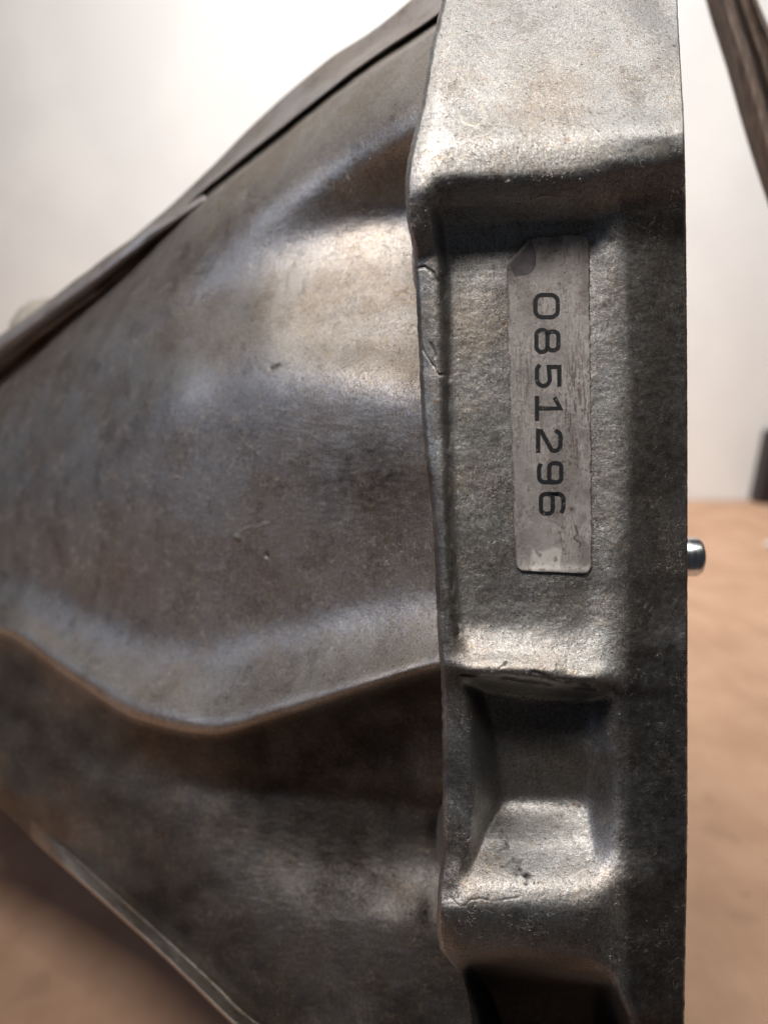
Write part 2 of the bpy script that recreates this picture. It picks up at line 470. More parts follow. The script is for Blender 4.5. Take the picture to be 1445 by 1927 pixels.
# darker rim strip; shade painted into the pocket and the opening below
rimx = np.array([curve(XR1, fv)]).T
gF = np.maximum(gF, sstep(-6, 22, UU - rimx) * sstep(330, 430, VV) * (0.82 + 0.02 * n3 + 0.02 * n1 + 0.04 * n2) * (1 - 0.45 * np.exp(-((UU - 1262) / 60) ** 2 - ((VV - 1010) / 70) ** 2)))  # lighter spot painted in for a reflection on the rim
gF = np.maximum(gF, 0.45 * sstep(1100, 1250, UU) * sstep(230, 20, VV) * sstep(-1.2, 1.2, n3 + 0.3))  # shade at the boss's right end, painted as dark blotches
xgx = np.array([curve(XF, fv)]).T
gF = np.maximum(gF, sstep(450, 520, VV) * sstep(6, -8, UU - xgx) * sstep(1700, 1600, VV) * (0.42 + 0.14 * n3 + 0.1 * n1))
gF = np.maximum(gF, 0.85 * sstep(1812, 1840, VV - 0.12 * (UU - 880) * 0.8) * sstep(4, -8, UU - rimx))  # shade of the opening under the boss, painted nearly black
gF = np.maximum(gF, 0.60 * sstep(1280, 1310, VV) * sstep(1560, 1490, VV + 6 * n3) * sstep(860, 890, UU))  # shadow of the lip painted on the pocket floor
DFs += gF * rnoise(gsh, 1.6, 1.6, 31) * 0.012
edx = np.array([curve(XR, fv)]).T - UU
wF = np.maximum(wF, 0.75 * np.exp(-(edx / 3.5) ** 2) * sstep(-0.2, 1.0, n1 + 0.5 * n3))
gF = gF * (1 - 0.8 * np.exp(-(edx / 3.5) ** 2) * sstep(-0.2, 1.0, n1 + 0.5 * n3))
gF = np.maximum(gF, sstep(440, 480, VV) * sstep(1230, 1180, VV) * np.clip(0.12 + 0.16 * n3 + 0.12 * n1, 0, 0.6))
gF = np.maximum(gF, 0.5 * sstep(1100, 1125, UU) * sstep(440, 500, VV) * sstep(860, 790, VV + 12 * n3) * np.clip(0.9 + 0.15 * n1 + 0.15 * n2, 0, 1))  # shade in the recess's upper right side, painted in
wF = np.clip(wF, 0, 1); gF = np.clip(gF, 0, 1)

def flange_depth(u, v): return bilin(DFs, FU0, FV0, ST, np.asarray(u, float), np.asarray(v, float))

rows = np.concatenate([np.arange(-240, -20, 8.0), np.arange(-20, 1950, 2.0), np.arange(1950, 2290, 8.0), np.arange(2300, 3100, 25.0)])
s = np.linspace(0, 1, 262)
s = np.concatenate([s[:1], s[:6][1:] * 1.0, s[6:]])
xl = curve(XL, rows); xr = curve(XR, rows)
# ragged machined corner
rr = np.random.RandomState(5)
xr = xr + np.convolve(rr.randn(len(rows)), np.ones(3) / 3, 'same') * 0.3
xl = xl + np.convolve(rr.randn(len(rows)), np.ones(7) / 7, 'same') * 1.4
U = xl[:, None] + (xr - xl)[:, None] * s[None, :]
V = np.repeat(rows[:, None], len(s), 1)
D = flange_depth(U, V)
# rounded edge on the left, tight chamfer on the right
D = D + 1.6 * np.clip(1 - (U - xl[:, None]) / 9.0, 0, 1) ** 2 + 0.5 * np.clip(1 - (xr[:, None] - U) / 3.0, 0, 1) ** 2
G = bilin(gF, FU0, FV0, ST, U, V); W = bilin(wF, FU0, FV0, ST, U, V)
co = P(U, V, D)
# side walls going straight back: mating face on the right, back of the flange on the left
def wall_cols(col, outward, depths):
    out = []
    for dd in depths:
        out.append(col + FWD * dd * 0.001 + RIGHT * outward(dd) * 0.001)
    return out
rc = wall_cols(co[:, -1], lambda q: 0.0, [0.25, 0.6, 2, 6, 14, 25, 38])
lc = wall_cols(co[:, 0], lambda q: 2.5 * (1 - math.exp(-q / 2.0)), [0.5, 1.0, 2.0, 3.5, 6, 10, 18, 38])
full = np.concatenate([np.stack(lc[::-1], 1), co, np.stack(rc, 1)], 1)
padl, padr = len(lc), len(rc)
def padg(a): return np.pad(a, ((0, 0), (padl, padr)), mode='edge')
G = padg(G); W = padg(W); Up = padg(U); Vp = padg(V)
full = above_table(full)
nrm, _ = grid_normals(full)
# orient all the same way
ref = nrm[:, padl + 100]
sgn = np.sign((ref * (CAM - full[:, padl + 100])).sum(1).mean())
nrm = nrm * sgn
def split_grid(name_mask, co, nrm, attrs, mat_of, parent=None):
    nr, nc = co.shape[:2]
    idx = np.arange(nr * nc).reshape(nr, nc)
    q = np.stack([idx[:-1, :-1], idx[1:, :-1], idx[1:, 1:], idx[:-1, 1:]], -1)
    if sgn_face(co, nrm): q = q[..., ::-1]
    outs = []
    for name, mask in name_mask:
        f = q[mask]
        if len(f) == 0: continue
        used, inv = np.unique(f.ravel(), return_inverse=True)
        c2 = co.reshape(-1, 3)[used]
        n2_ = nrm.reshape(-1, 3)[used]
        at = {k: a.reshape(-1)[used] for k, a in attrs.items()}
        outs.append(part(name, c2, inv.reshape(-1, 4), mat_of(name), normals=n2_, attrs=at))
    return outs
def sgn_face(co, nrm):
    r, c = co.shape[0] // 2, co.shape[1] // 2
    a = co[r + 1, c] - co[r, c]; b = co[r, c + 1] - co[r, c]
    return np.dot(np.cross(a, b), nrm[r, c]) < 0
uc = (Up[:-1, :-1] + Up[1:, 1:]) / 2; vc = (Vp[:-1, :-1] + Vp[1:, 1:]) / 2
b_top = vc < 445 + 0.0 * uc
b_low = (vc > 1515) & (vc < 1845 + (uc - 850) * 0.12) & (uc < 1168)
rib_m = (vc >= 445) & (uc < np.interp(vc, [a for a, _ in XG], [b for _, b in XG])) & ~b_low
rim_m = ~b_top & (uc >= np.interp(vc, [a for a, _ in XR1], [b for _, b in XR1])) & ~b_low
shelf_m = (vc > 1222 + (uc - 870) * 0.07) & (vc < 1296 + (uc - 870) * 0.07) & ~rib_m & ~rim_m
rest = ~(b_top | b_low | rib_m | rim_m | shelf_m)
split_grid([("upper_mounting_boss", b_top), ("lower_mounting_boss", b_low), ("flange_bead", rib_m),
            ("flange_rim", rim_m), ("cross_rib", shelf_m), ("flange_recess", rest)],
           full, nrm, {"grime_shade": G, "wear_light": W}, lambda n: M_FLANGE)

# ---- bell body
BU0, BV0 = -260.0, -300.0
bu = np.arange(BU0, 1000, ST); bv = np.arange(BV0, 2700, ST)
BUU, BVV = np.meshgrid(bu, bv)
def K(*pts):
    p = np.array(pts, float)
    return pchip(p[:, 0], p[:, 1], bu), pchip(p[:, 0], p[:, 2], bu)
T = K((-260, 918, 400), (0, 708, 318), (100, 622, 295), (200, 540, 272), (300, 447, 256), (370, 382, 244), (500, 278, 228), (600, 197, 214), (700, 122, 202), (800, 57, 190), (1000, -100, 170))
A = K((-260, 965, 385), (0, 745, 300), (200, 585, 253), (370, 430, 224), (500, 320, 207), (620, 235, 194), (780, 130, 177), (1000, 0, 158))
B = K((-260, 1000, 378), (0, 790, 290), (200, 640, 244), (370, 505, 217), (500, 402, 199), (620, 322, 187), (780, 226, 167), (1000, 120, 150))
Vv = K((-260, 1030, 372), (0, 840, 284), (200, 700, 239), (330, 588, 221), (400, 520, 216), (500, 462, 206), (620, 425, 198), (780, 390, 190), (1000, 385, 170))
Wv = K((-260, 1045, 370), (0, 860, 282), (200, 724, 238), (330, 612, 219), (400, 605, 209), (500, 612, 194.5), (620, 632, 183.0), (780, 645, 170.5), (1000, 645, 153))
C2 = K((-260, 1065, 367), (0, 900, 279), (200, 770, 234), (330, 668, 213), (400, 655, 203.5), (500, 680, 188.5), (620, 708, 175.5), (780, 730, 162), (1000, 740, 143))
C3 = K((-260, 1085, 366), (0, 950, 277), (200, 860, 229), (330, 770, 206), (400, 740, 199), (500, 735, 186.5), (620, 755, 174.5), (780, 772, 161), (1000, 800, 142))
E1 = K((-260, 1110, 366), (0, 1085, 276), (200, 1180, 233), (370, 1215, 208), (500, 1200, 194), (620, 1175, 181), (780, 1140, 168), (1000, 1120, 150))
E2 = K((-260, 1130, 360), (0, 1130, 270.5), (130, 1200, 239), (270, 1270, 213.5), (400, 1300, 195.8), (520, 1275, 183), (700, 1225, 168.2), (800, 1200, 161.2), (1000, 1180, 146))
LP = K((-260, 1150, 352), (0, 1178, 259), (130, 1262, 229), (270, 1345, 203), (400, 1370, 187), (520, 1340, 175.5), (700, 1285, 161.5), (800, 1256, 155.5), (1000, 1210, 141))
L1 = K((-260, 1166, 358), (0, 1200, 264), (130, 1288, 235), (270, 1374, 210), (400, 1397, 194), (520, 1370, 184), (700, 1312, 171), (800, 1284, 165), (1000, 1240, 150))
L1b = K((-260, 1190, 364), (0, 1225, 270), (130, 1315, 241), (270, 1400, 216), (400, 1420, 200), (520, 1396, 190), (700, 1342, 181), (800, 1320, 176), (1000, 1280, 162))
L2 = K((-260, 1260, 362), (0, 1300, 268), (200, 1400, 231), (440, 1455, 203), (600, 1468, 194), (830, 1500, 180), (1000, 1530, 160))
L2b = K((-260, 1280, 363), (0, 1330, 268), (200, 1430, 231), (440, 1478, 207), (600, 1492, 199), (830, 1530, 187), (1000, 1560, 172))
L3 = K((-260, 1320, 360), (0, 1400, 264), (200, 1500, 229), (400, 1590, 206), (600, 1615, 199), (830, 1640, 188), (1000, 1650, 172))
L4 = K((-260, 1360, 360), (0, 1470, 262), (115, 1560, 243), (300, 1690, 216), (400, 1740, 204), (600, 1720, 191), (830, 1720, 178.5), (1000, 1720, 168))
L5 = K((-260, 1385, 362), (0, 1500, 262), (115, 1592, 244), (200, 1668, 229), (300, 1757, 216), (400, 1850, 204), (470, 1917, 198), (600, 1990, 190), (830, 2050, 180), (1000, 2050, 170))
BT = K((-260, 1410, 372), (0, 1520, 276), (60, 1578, 262), (115, 1628, 250), (200, 1704, 236), (300, 1794, 222), (440, 1930, 207), (640, 2120, 192), (1000, 2480, 175))
KS = [T, A, B, Vv, Wv, C2, C3, E1, E2, LP, L1, L1b, L2, L2b, L3, L4, L5, BT]
DB = np.zeros_like(BUU)
for i in range(len(bu)):
    yk = np.array([k[0][i] for k in KS]); dk = np.array([k[1][i] for k in KS])
    for q in range(1, len(yk)):
        if yk[q] < yk[q - 1] + 3: yk[q] = yk[q - 1] + 3
    DB[:, i] = pchip(yk, dk, bv)
bsh = BUU.shape
lipy = LP[0][None, :]
near = np.exp(-((BVV - lipy - 16) / 26.0) ** 2)
D1 = blur(DB, 6, 8); D2 = blur(DB, 3.2, 4.0)
D3 = blur(DB, 21, 20)
hol = np.maximum(sstep(600, 500, BVV), sstep(1480, 1560, BVV))
hol = np.maximum(hol, 0.6 * np.exp(-((BVV - E1[0][None, :] - 20) / 60.0) ** 2))
DBs = (D1 * (1 - hol) + D3 * hol) * (1 - near) + D2 * near
DBs += rnoise(bsh, 30, 30, 41) * 0.22 + rnoise(bsh, 10, 10, 42) * 0.035 + rnoise(bsh, 3, 3, 43) * 0.016 + rnoise(bsh, 1.1, 1.1, 44) * 0.009
jb = 4 * rnoise(bsh, 8, 8, 45); jb2 = 4 * rnoise(bsh, 8, 8, 46)
gB = np.zeros(bsh); wB = np.zeros(bsh)
def bmark(pts, wdt, dep, gr=0.0, we=0.0, j=1.0):
    global DBs, gB, wB
    k = np.exp(-(polydist(BUU + jb * j, BVV + jb2 * j, pts) / wdt) ** 2)
    DBs = DBs + k * dep
    if gr: gB = np.maximum(gB, k * gr)
    if we: wB = np.maximum(wB, k * we)
rb = np.random.RandomState(77)
# wavering cold-shut wrinkles in the face of the bell
for q in range(30):
    x0 = rb.uniform(470, 770); y0 = rb.uniform(760, 1010); ln = rb.uniform(8, 46)
    a = rb.uniform(-0.5, 0.25)
    pts = [(x0 + t * ln * math.cos(a), y0 + t * ln * math.sin(a) + rb.randn() * 3) for t in np.linspace(0, 1, 5)]
    bmark(pts, 1.0, -0.06, we=0.9, j=1.4)
bmark([(450, 1010), (468, 995), (490, 990), (505, 978)], 1.8, -0.2, we=0.5)
bmark([(445, 1012), (447, 1013)], 5, -0.55, gr=0.5, j=0.1)
bmark([(503, 1043), (504, 1047)], 3.5, 0.7, 0.9, j=0.1)
bmark([(510, 694), (522, 688)], 3.5, 0.35, 0.9, j=0.3)
bmark([(490, 672), (515, 692), (545, 700)], 1.3, 0.08, 0.3)
bmark([(395, 1118), (403, 1122), (408, 1136)], 1.5, -0.12, we=0.5)
# lower half darkened, shade of its downward faces painted in, rust band under the lip
m1 = rnoise(bsh, 6, 6, 51); m2 = rnoise(bsh, 2.2, 2.2, 52); m3 = rnoise(bsh, 22, 22, 53)
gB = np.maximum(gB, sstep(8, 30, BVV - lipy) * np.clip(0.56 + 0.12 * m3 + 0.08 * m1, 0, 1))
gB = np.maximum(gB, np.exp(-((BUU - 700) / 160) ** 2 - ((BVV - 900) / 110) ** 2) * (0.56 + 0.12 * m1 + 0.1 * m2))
gB = np.maximum(gB, np.exp(-((BUU - 815) / 28) ** 2 - ((BVV - 1555) / 50) ** 2) * 0.95)  # occlusion beside the ridge painted as a black spot
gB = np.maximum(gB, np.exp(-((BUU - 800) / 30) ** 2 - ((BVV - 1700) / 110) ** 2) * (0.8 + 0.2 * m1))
DBs += (0.3 + gB) * rnoise(bsh, 1.2, 3.2, 54) * 0.022
wB = np.maximum(wB, 0.5 * np.exp(-((BUU - 700) / 140) ** 2 - ((BVV - 950) / 150) ** 2) * sstep(1.3, 2.2, rnoise(bsh, 1.1, 3.5, 57)))
wB = np.maximum(wB, 0.35 * np.exp(-((BUU - 795) / 22) ** 2 - ((BVV - 1100) / 160) ** 2) * sstep(-0.5, 1.2, m1 + m2))
gB = np.clip(gB, 0, 1)

uu = np.concatenate([np.arange(-250, -20, 8.0), np.arange(-20, 884, 2.2)])
ntv = 940
tt = np.linspace(0, 1, ntv)
yt = np.interp(uu, bu, T[0]); yb = np.interp(uu, bu, BT[0])
rr = np.random.RandomState(9)
yt = yt + np.convolve(rr.randn(len(uu)), np.ones(9) / 9, 'same') * 2.0
U = np.repeat(uu[None, :], ntv, 0)
V = yt[None, :] + (yb - yt)[None, :] * tt[:, None]
D = bilin(DBs, BU0, BV0, ST, U, V)
D = D + 9.0 * np.clip(1 - (V - yt[None, :]) / 16.0, 0, 1) ** 2 + 4.0 * np.clip(1 - (yb[None, :] - V) / 8.0, 0, 1) ** 2
# the pale rib along the lower left edge stands proud
ribc = np.interp(U, bu, (L5[0] + BT[0]) / 2)
hw = np.interp(U, bu, (BT[0] - L5[0]) / 2)
rb_ = sstep(1.25, 0.7, np.abs(V - ribc) / hw)
tr_ = np.clip((V - np.interp(U, bu, L5[0])) / np.maximum(2 * hw, 1), 0, 1)
D = D - (1.0 * rb_ + 13.0 * tr_ * sstep(-0.1, 0.12, tr_)) * sstep(40, 130, U)
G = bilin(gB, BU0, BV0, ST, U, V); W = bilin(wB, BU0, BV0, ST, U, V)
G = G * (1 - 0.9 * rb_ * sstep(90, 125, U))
co = P(U, V, D)
tc_ = [co[0] + (FWD * q - UP * q * 0.2) * 0.001 for q in (2, 4)]
bc_ = [co[-1] + (FWD * q + UP * q * 0.1) * 0.001 for q in (1.5, 3)]
pt_, pb_ = tc_[-1], bc_[-1]
ang_ = PITCH + np.arctan((yb - CY) / F)
ysight = CAM_Z / np.tan(ang_) + 0.016
def at_yz(dy_, z_):
    q_ = pb_.copy(); q_[:, 1] = np.maximum(ysight, pb_[:, 1] + 0.02) + dy_; q_[:, 2] = z_
    q_[:, 0] *= q_[:, 1] / pb_[:, 1]
    return q_
k0 = pb_ + FWD * 0.012
backg = np.stack([pb_, k0, at_yz(0.0, 0.012), at_yz(0.008, 0.002), at_yz(0.10, 0.002), at_yz(0.12, 0.02), at_yz(0.12, 0.10),
                  pt_ + FWD * 0.05, pt_ + FWD * 0.02, pt_], 0)[:, ::3]
bi = np.arange(backg.shape[0] * backg.shape[1]).reshape(backg.shape[:2])
bf = np.stack([bi[:-1, :-1], bi[:-1, 1:], bi[1:, 1:], bi[1:, :-1]], -1).reshape(-1, 4)
part("bell_back_blocker", above_table(backg.reshape(-1, 3)), bf, M_BODY, attrs={"grime_shade": np.full(bi.size, 0.3), "wear_light": np.zeros(bi.size)})  # unseen back, carried down to the table to block stray light
full = np.concatenate([np.stack(tc_[::-1], 0), co, np.stack(bc_, 0)], 0)
pt, pb = len(tc_), len(bc_)
def padv(a): return np.pad(a, ((pt, pb), (0, 0)), mode='edge')
full = above_table(full)
nrm, _ = grid_normals(full)
nrm = nrm * np.sign((nrm[400, 200] * (CAM - full[400, 200])).sum())
Up = padv(U); Vp = padv(V)
uc = (Up[:-1, :-1] + Up[1:, 1:]) / 2; vc = (Vp[:-1, :-1] + Vp[1:, 1:]) / 2
lip_c = np.interp(uc, bu, LP[0]) + 12
c1 = np.interp(uc, bu, E2[0])
edge_c = np.interp(uc, bu, L5[0]) - 2
up_m = vc < c1; ledge_m = ~up_m & (vc < lip_c); er_m = (vc > edge_c) & (uc > 60)
low_m = ~(up_m | ledge_m | er_m)
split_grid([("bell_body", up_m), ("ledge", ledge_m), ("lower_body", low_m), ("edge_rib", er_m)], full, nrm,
           {"grime_shade": padv(G), "wear_light": padv(W)}, lambda n: M_BODY if n in ("bell_body", "ledge", "edge_rib") else M_LOWER)

# ---- generic lofted strip: list of curves, each a list of (u, v, d)
def strip(name, curves, mat, n=220, sub=8, back=12.0, parent=None, wob=0.5, seed=1, attrs=True):
    t = np.linspace(0, 1, n)
    cs = []
    for c in curves:
        p = np.array(c, float)
        k = np.linspace(0, 1, len(p)) if False else np.concatenate([[0], np.cumsum(np.hypot(*np.diff(p[:, :2], axis=0).T))])
        k = k / k[-1]
        cs.append(np.stack([pchip(k, p[:, i], t) for i in range(3)], -1))
    cs = np.stack(cs)                                # (nc, n, 3)
    nc = len(cs)
    q = np.linspace(0, nc - 1, (nc - 1) * sub + 1)
    out = np.zeros((len(q), n, 3))
    for j in range(n):
        for i in range(3):
            out[:, j, i] = pchip(np.arange(nc), cs[:, j, i], q)
    r = rnoise(out.shape[:2], 2, 6, seed)
    out[..., 2] += r * 0.10 * wob; out[..., 1] += rnoise(out.shape[:2], 40, 5, seed + 1) * wob
    co = P(out[..., 0], out[..., 1], out[..., 2])
    back_co = co + FWD * back * 0.001
    nr = len(q)
    i = np.arange(nr * n).reshape(nr, n)
    fr = np.stack([i[:-1, :-1], i[1:, :-1], i[1:, 1:], i[:-1, 1:]], -1).reshape(-1, 4)
    m = nr * n
    per = np.concatenate([i[0], i[1:, -1], i[-1, -2::-1], i[-2:0:-1, 0]]); p2 = np.roll(per, -1)
    side = np.stack([per, p2, p2 + m, per + m], -1)
    allc = np.concatenate([co.reshape(-1, 3), back_co.reshape(-1, 3)])
    at = {"grime_shade": np.zeros(len(allc)), "wear_light": np.zeros(len(allc))} if attrs else None
    f = np.concatenate([fr, fr[:, ::-1] + m, side])
    if parent is None:
        return mesh_obj(name, allc, f, mat, attrs=at)
    return mesh_obj(name, allc - H0, f, mat, parent=parent, attrs=at)

M_FIN = cast_metal("cast_aluminium_fin", (0.50, 0.46, 0.44), 0.5, 0.5, bump=0.5)
# fin behind the shoulder of the bell
_fx = [180, 285, 385, 440, 530, 650, 740, 820, 990]
_tx = np.interp(_fx, bu, T[0]); _td = np.interp(_fx, bu, T[1])
strip("rear_fin", [
    [(150, 524, 292), (270, 431, 276), (400, 312, 262), (500, 212, 252), (620, 110, 240), (700, 58, 230), (780, -6, 221), (960, -130, 205)],
    [(160, 534, 284), (285, 440, 268), (410, 326, 254), (510, 232, 243), (630, 134, 230), (715, 76, 221), (795, 12, 212), (970, -110, 197)],
    [(x_, y_ - 15, d_ + 6) for x_, y_, d_ in zip(_fx, _tx, _td)],
    [(x_, y_ - 8, d_ + 13) for x_, y_, d_ in zip(_fx, _tx, _td)],
    [(x_ + 2, y_ + 10, d_ + 50) for x_, y_, d_ in zip(_fx, _tx, _td)],
], M_FIN, back=14, parent=housing, seed=61)
# dark bar with a pale upper edge at the left
strip("side_rib", [
    [(-240, 812, 372), (0, 632, 300), (100, 560, 282), (180, 497, 267), (280, 428, 255), (384, 364, 246)],
    [(-240, 822, 364), (0, 642, 293), (100, 571, 276), (182, 510, 262), (284, 437, 251), (386, 370, 244)],
    [(-240, 838, 362), (0, 656, 291), (100, 583, 274), (184, 520, 261), (288, 444, 251), (387, 373, 244)],
    [(-240, 912, 402), (0, 722, 326), (100, 640, 306), (192, 560, 288), (294, 468, 270), (388, 386, 254)],
], M_FIN, back=10, parent=housing, seed=63, wob=1.0)

# round boss peeping over the left edge, far back
def lathe(name, profile, origin, axis, mat, parent=None, seg=48):
    ax = Vector(axis).normalized(); q = ax.to_track_quat('Z', 'Y')
    co = []; f = []
    n = len(profile)
    for (r, h) in profile:
        for s_ in range(seg):
            a = 2 * math.pi * s_ / seg
            co.append(Vector(origin) + q @ Vector((r * math.cos(a), r * math.sin(a), h)))
    for i in range(n - 1):
        for s_ in range(seg):
            t = (s_ + 1) % seg
            f.append((i * seg + s_, i * seg + t, (i + 1) * seg + t, (i + 1) * seg + s_))
    co = np.array([tuple(c) for c in co])
    if parent is not None: co = co - H0
    return mesh_obj(name, co, f, mat, parent=parent, attrs={"grime_shade": np.zeros(len(co)), "wear_light": np.zeros(len(co))})
o0 = P(95, 640, 330)
lathe("end_boss", [(0.0002, -0.016), (0.006, -0.0152), (0.011, -0.0125), (0.0150, -0.008), (0.0172, -0.001), (0.0178, 0.02), (0.0178, 0.05), (0.0002, 0.05)], o0, tuple(-UP * 0.1 - FWD * 0.0 + np.array([0.9, 0.4, 0])), simple('dull_grey_cap', (0.33, 0.29, 0.24), 0.6), housing)

# steel dowel pin sticking out of the mating face
m_pin, nt, b_ = nodes_of("polished_steel")
b_.inputs["Base Color"].default_value = (0.82, 0.83, 0.84, 1); b_.inputs["Metallic"].default_value = 1.0
nn = noise(nt, coords(nt, (1000, 100, 100)), 1.0, 3, 0.5)
nt.links.new(ramp(nt, nn, 0.3, 0.7, 0.22, 0.32), b_.inputs["Roughness"])
dp = 188.0; rp = 36.5 * dp / F * 0.001
pc = P(1150, 1048, dp)
endx = P(1317, 1048, dp)[0] - pc[0]
lathe("dowel_pin", [(0.0002, 0), (rp, 0), (rp, endx - 0.0012), (rp - 0.0004, endx - 0.0004), (rp - 0.0012, endx), (0.0002, endx)], pc, (1, 0, 0), m_pin, housing)

# ------------------------------------------------------------------ sticker and its number
m_st, nt, b_ = nodes_of("worn_foil_sticker")
v = coords(nt); vs = coords(nt, (1000, 1000, 60))
a1 = noise(nt, v, 0.16, 4, 0.6); a2 = noise(nt, vs, 3.2, 5, 0.7); a3 = noise(nt, v, 1.1, 3, 0.6); a4 = noise(nt, v, 0.5, 3, 0.6)
c = mix(nt, ramp(nt, a1, 0.35, 0.65), (0.33, 0.30, 0.28), (0.50, 0.46, 0.43))
c = mix(nt, mth(nt, 'MULTIPLY', ramp(nt, a2, 0.42, 0.66, 0, 0.9), ramp(nt, a1, 0.44, 0.62)), c, (0.24, 0.195, 0.17))
c = mix(nt, ramp(nt, a3, 0.60, 0.68, 0, 0.6), c, (0.13, 0.09, 0.07))
c = mix(nt, ramp(nt, a4, 0.60, 0.72, 0, 0.45), c, (0.27, 0.18, 0.13))
at = N(nt, "ShaderNodeAttribute", attribute_name="grime_shade"); c = mix(nt, at.outputs["Fac"], c, (0.075, 0.045, 0.030))
at = N(nt, "ShaderNodeAttribute", attribute_name="wear_light"); c = mix(nt, at.outputs["Fac"], c, (0.66, 0.61, 0.55))
nt.links.new(c, b_.inputs["Base Color"]); b_.inputs["Metallic"].default_value = 0.35
nt.links.new(ramp(nt, a3, 0.3, 0.7, 0.36, 0.56), b_.inputs["Roughness"])
bp = N(nt, "ShaderNodeBump"); bp.inputs["Distance"].default_value = 0.00006
nt.links.new(a3, bp.inputs["Height"]); nt.links.new(bp.outputs[0], b_.inputs["Normal"])

def sticker():
    # local frame: a in 0..1 across, b in 0..1 down
    tl, tr, br, bl = np.array([951, 450.]), np.array([1107, 441.]), np.array([1113, 1080.]), np.array([970, 1074.])
    nu, nv = 140, 560
    a, b = np.meshgrid(np.linspace(0, 1, nu), np.linspace(0, 1, nv))
    w_, h_ = 152.0, 632.0
    # squeeze the rectangle into rounded corners and a cut upper left corner
    x = a * w_; y = b * h_
    r = 19.0
    def inset(y):
        L = np.zeros_like(y); Rr = np.zeros_like(y)
        for base, sgn in ((0, 1), (h_, -1)):
            q = np.clip(r - sgn * (y - base), 0, r)
            arc = r - np.sqrt(np.maximum(r * r - q * q, 0))
            Rr = np.maximum(Rr, arc)
            if base: L = np.maximum(L, arc)
        L = np.maximum(L, np.clip((54 - y) * 0.80, 0, 60))
        return L, Rr
    Li, Ri = inset(y)
    rg = np.random.RandomState(3)
    ragl = np.convolve(rg.randn(nv), np.ones(5) / 5, 'same')[:, None] * 0.7
    ragr = np.convolve(rg.randn(nv), np.ones(7) / 7, 'same')[:, None] * 0.8
    x = Li + ragl + a * (w_ - Li - Ri + ragr)
    fa, fb = x / w_, y / h_
    pu = (tl[0] * (1 - fa) + tr[0] * fa) * (1 - fb) + (bl[0] * (1 - fa) + br[0] * fa) * fb
    pv = (tl[1] * (1 - fa) + tr[1] * fa) * (1 - fb) + (bl[1] * (1 - fa) + br[1] * fa) * fb
    return pu, pv, a, b
SM = blur(DFs, 20, 12)
def smd(u, v): return bilin(SM, FU0, FV0, ST, np.asarray(u, float), np.asarray(v, float))
pu, pv, sa, sb = sticker()
pd = smd(pu, pv) - 0.17
# slight lift at the folded corner and lower right edge
pd = pd - 0.5 * np.exp(-((pu - 965) / 22) ** 2 - ((pv - 480) / 26) ** 2) - 0.25 * np.exp(-((pv - 1076) / 10) ** 2)
co = P(pu, pv, pd)
rs = rnoise(pu.shape, 11, 8, 71); rs2 = rnoise(pu.shape, 3, 3, 72)
sk = rnoise(pu.shape, 9, 0.7, 73); sp = rnoise(pu.shape, 1.0, 1.0, 74); bl_ = rnoise(pu.shape, 22, 14, 75); dg = rnoise(pu.shape, 1.5, 1.5, 76)
gr = np.zeros(pu.shape)
gr = np.maximum(gr, 0.9 * np.exp(-((pu - 1075) / 6) ** 2 - ((pv - 958) / 6) ** 2))
gr = np.maximum(gr, 0.8 * np.exp(-(polydist(pu, pv, [(1083, 990), (1086, 1005), (1079, 1013), (1092, 1022), (1090, 1030)]) / 2.6) ** 2))
edge = np.minimum(np.minimum(sa, 1 - sa) * 152, np.minimum(sb, 1 - sb) * 632)
gr = np.maximum(gr, 0.75 * np.exp(-(edge / 3.2) ** 2) * sstep(-0.6, 0.8, rs + rs2 * 0.5))
gr = np.maximum(gr, 0.45 * np.exp(-((pu - 1100) / 14) ** 2) * sstep(0.2, 1.0, rs) )
gr = np.maximum(gr, 0.35 * np.exp(-((pu - 985) / 16) ** 2 - ((pv - 950) / 60) ** 2) * sstep(-.2, .8, rs))
scuf = np.exp(-((pu - 1082) / 20) ** 2 - ((pv - 760) / 150) ** 2) + 0.6 * np.exp(-((pu - 990) / 25) ** 2 - ((pv - 700) / 60) ** 2) + 0.5 * np.exp(-((pv - 800) / 80) ** 2)
gr = np.maximum(gr, np.clip(scuf, 0, 1) * 0.7 * sstep(-0.1, 1.3, sk + 0.4 * dg))
gr = np.maximum(gr, 0.7 * sstep(1.9, 2.5, sp + 0.5 * bl_))
gr = np.maximum(gr, 0.33 * sstep(0.2, 1.4, bl_ + 0.35 * dg))
gr = np.maximum(gr, 0.5 * np.exp(-((pu - 985) / 22) ** 2 - ((pv - 965) / 45) ** 2) * sstep(-0.8, 0.8, rs + dg * 0.5))
gr = np.clip(gr, 0, 0.92)
we = 1.0 * sstep(996, 1004, pu + rs * 2) * sstep(1060, 1052, pu + rs * 2) * sstep(1028, 1038, pv + rs * 3) * sstep(1078, 1070, pv) * sstep(-1.2, 0.4, rs2 + .5)
nv_, nu_ = pu.shape
i = np.arange(nv_ * nu_).reshape(nv_, nu_); m_ = nv_ * nu_
fr = np.stack([i[:-1, :-1], i[1:, :-1], i[1:, 1:], i[:-1, 1:]], -1).reshape(-1, 4)
per = np.concatenate([i[0], i[1:, -1], i[-1, -2::-1], i[-2:0:-1, 0]]); p2 = np.roll(per, -1)
side = np.stack([per, p2, p2 + m_, per + m_], -1)
bk = P(pu, pv, pd + 0.12)
at2 = lambda z: np.concatenate([z.ravel(), z.ravel()])
sticker_o = part("sticker", np.concatenate([co.reshape(-1, 3), bk.reshape(-1, 3)]), np.concatenate([fr, fr[:, ::-1] + m_, side]), m_st,
                 attrs={"grime_shade": at2(gr), "wear_light": at2(we)})
sticker_o["label"] = "worn silver foil sticker with rounded corners and a folded top corner"
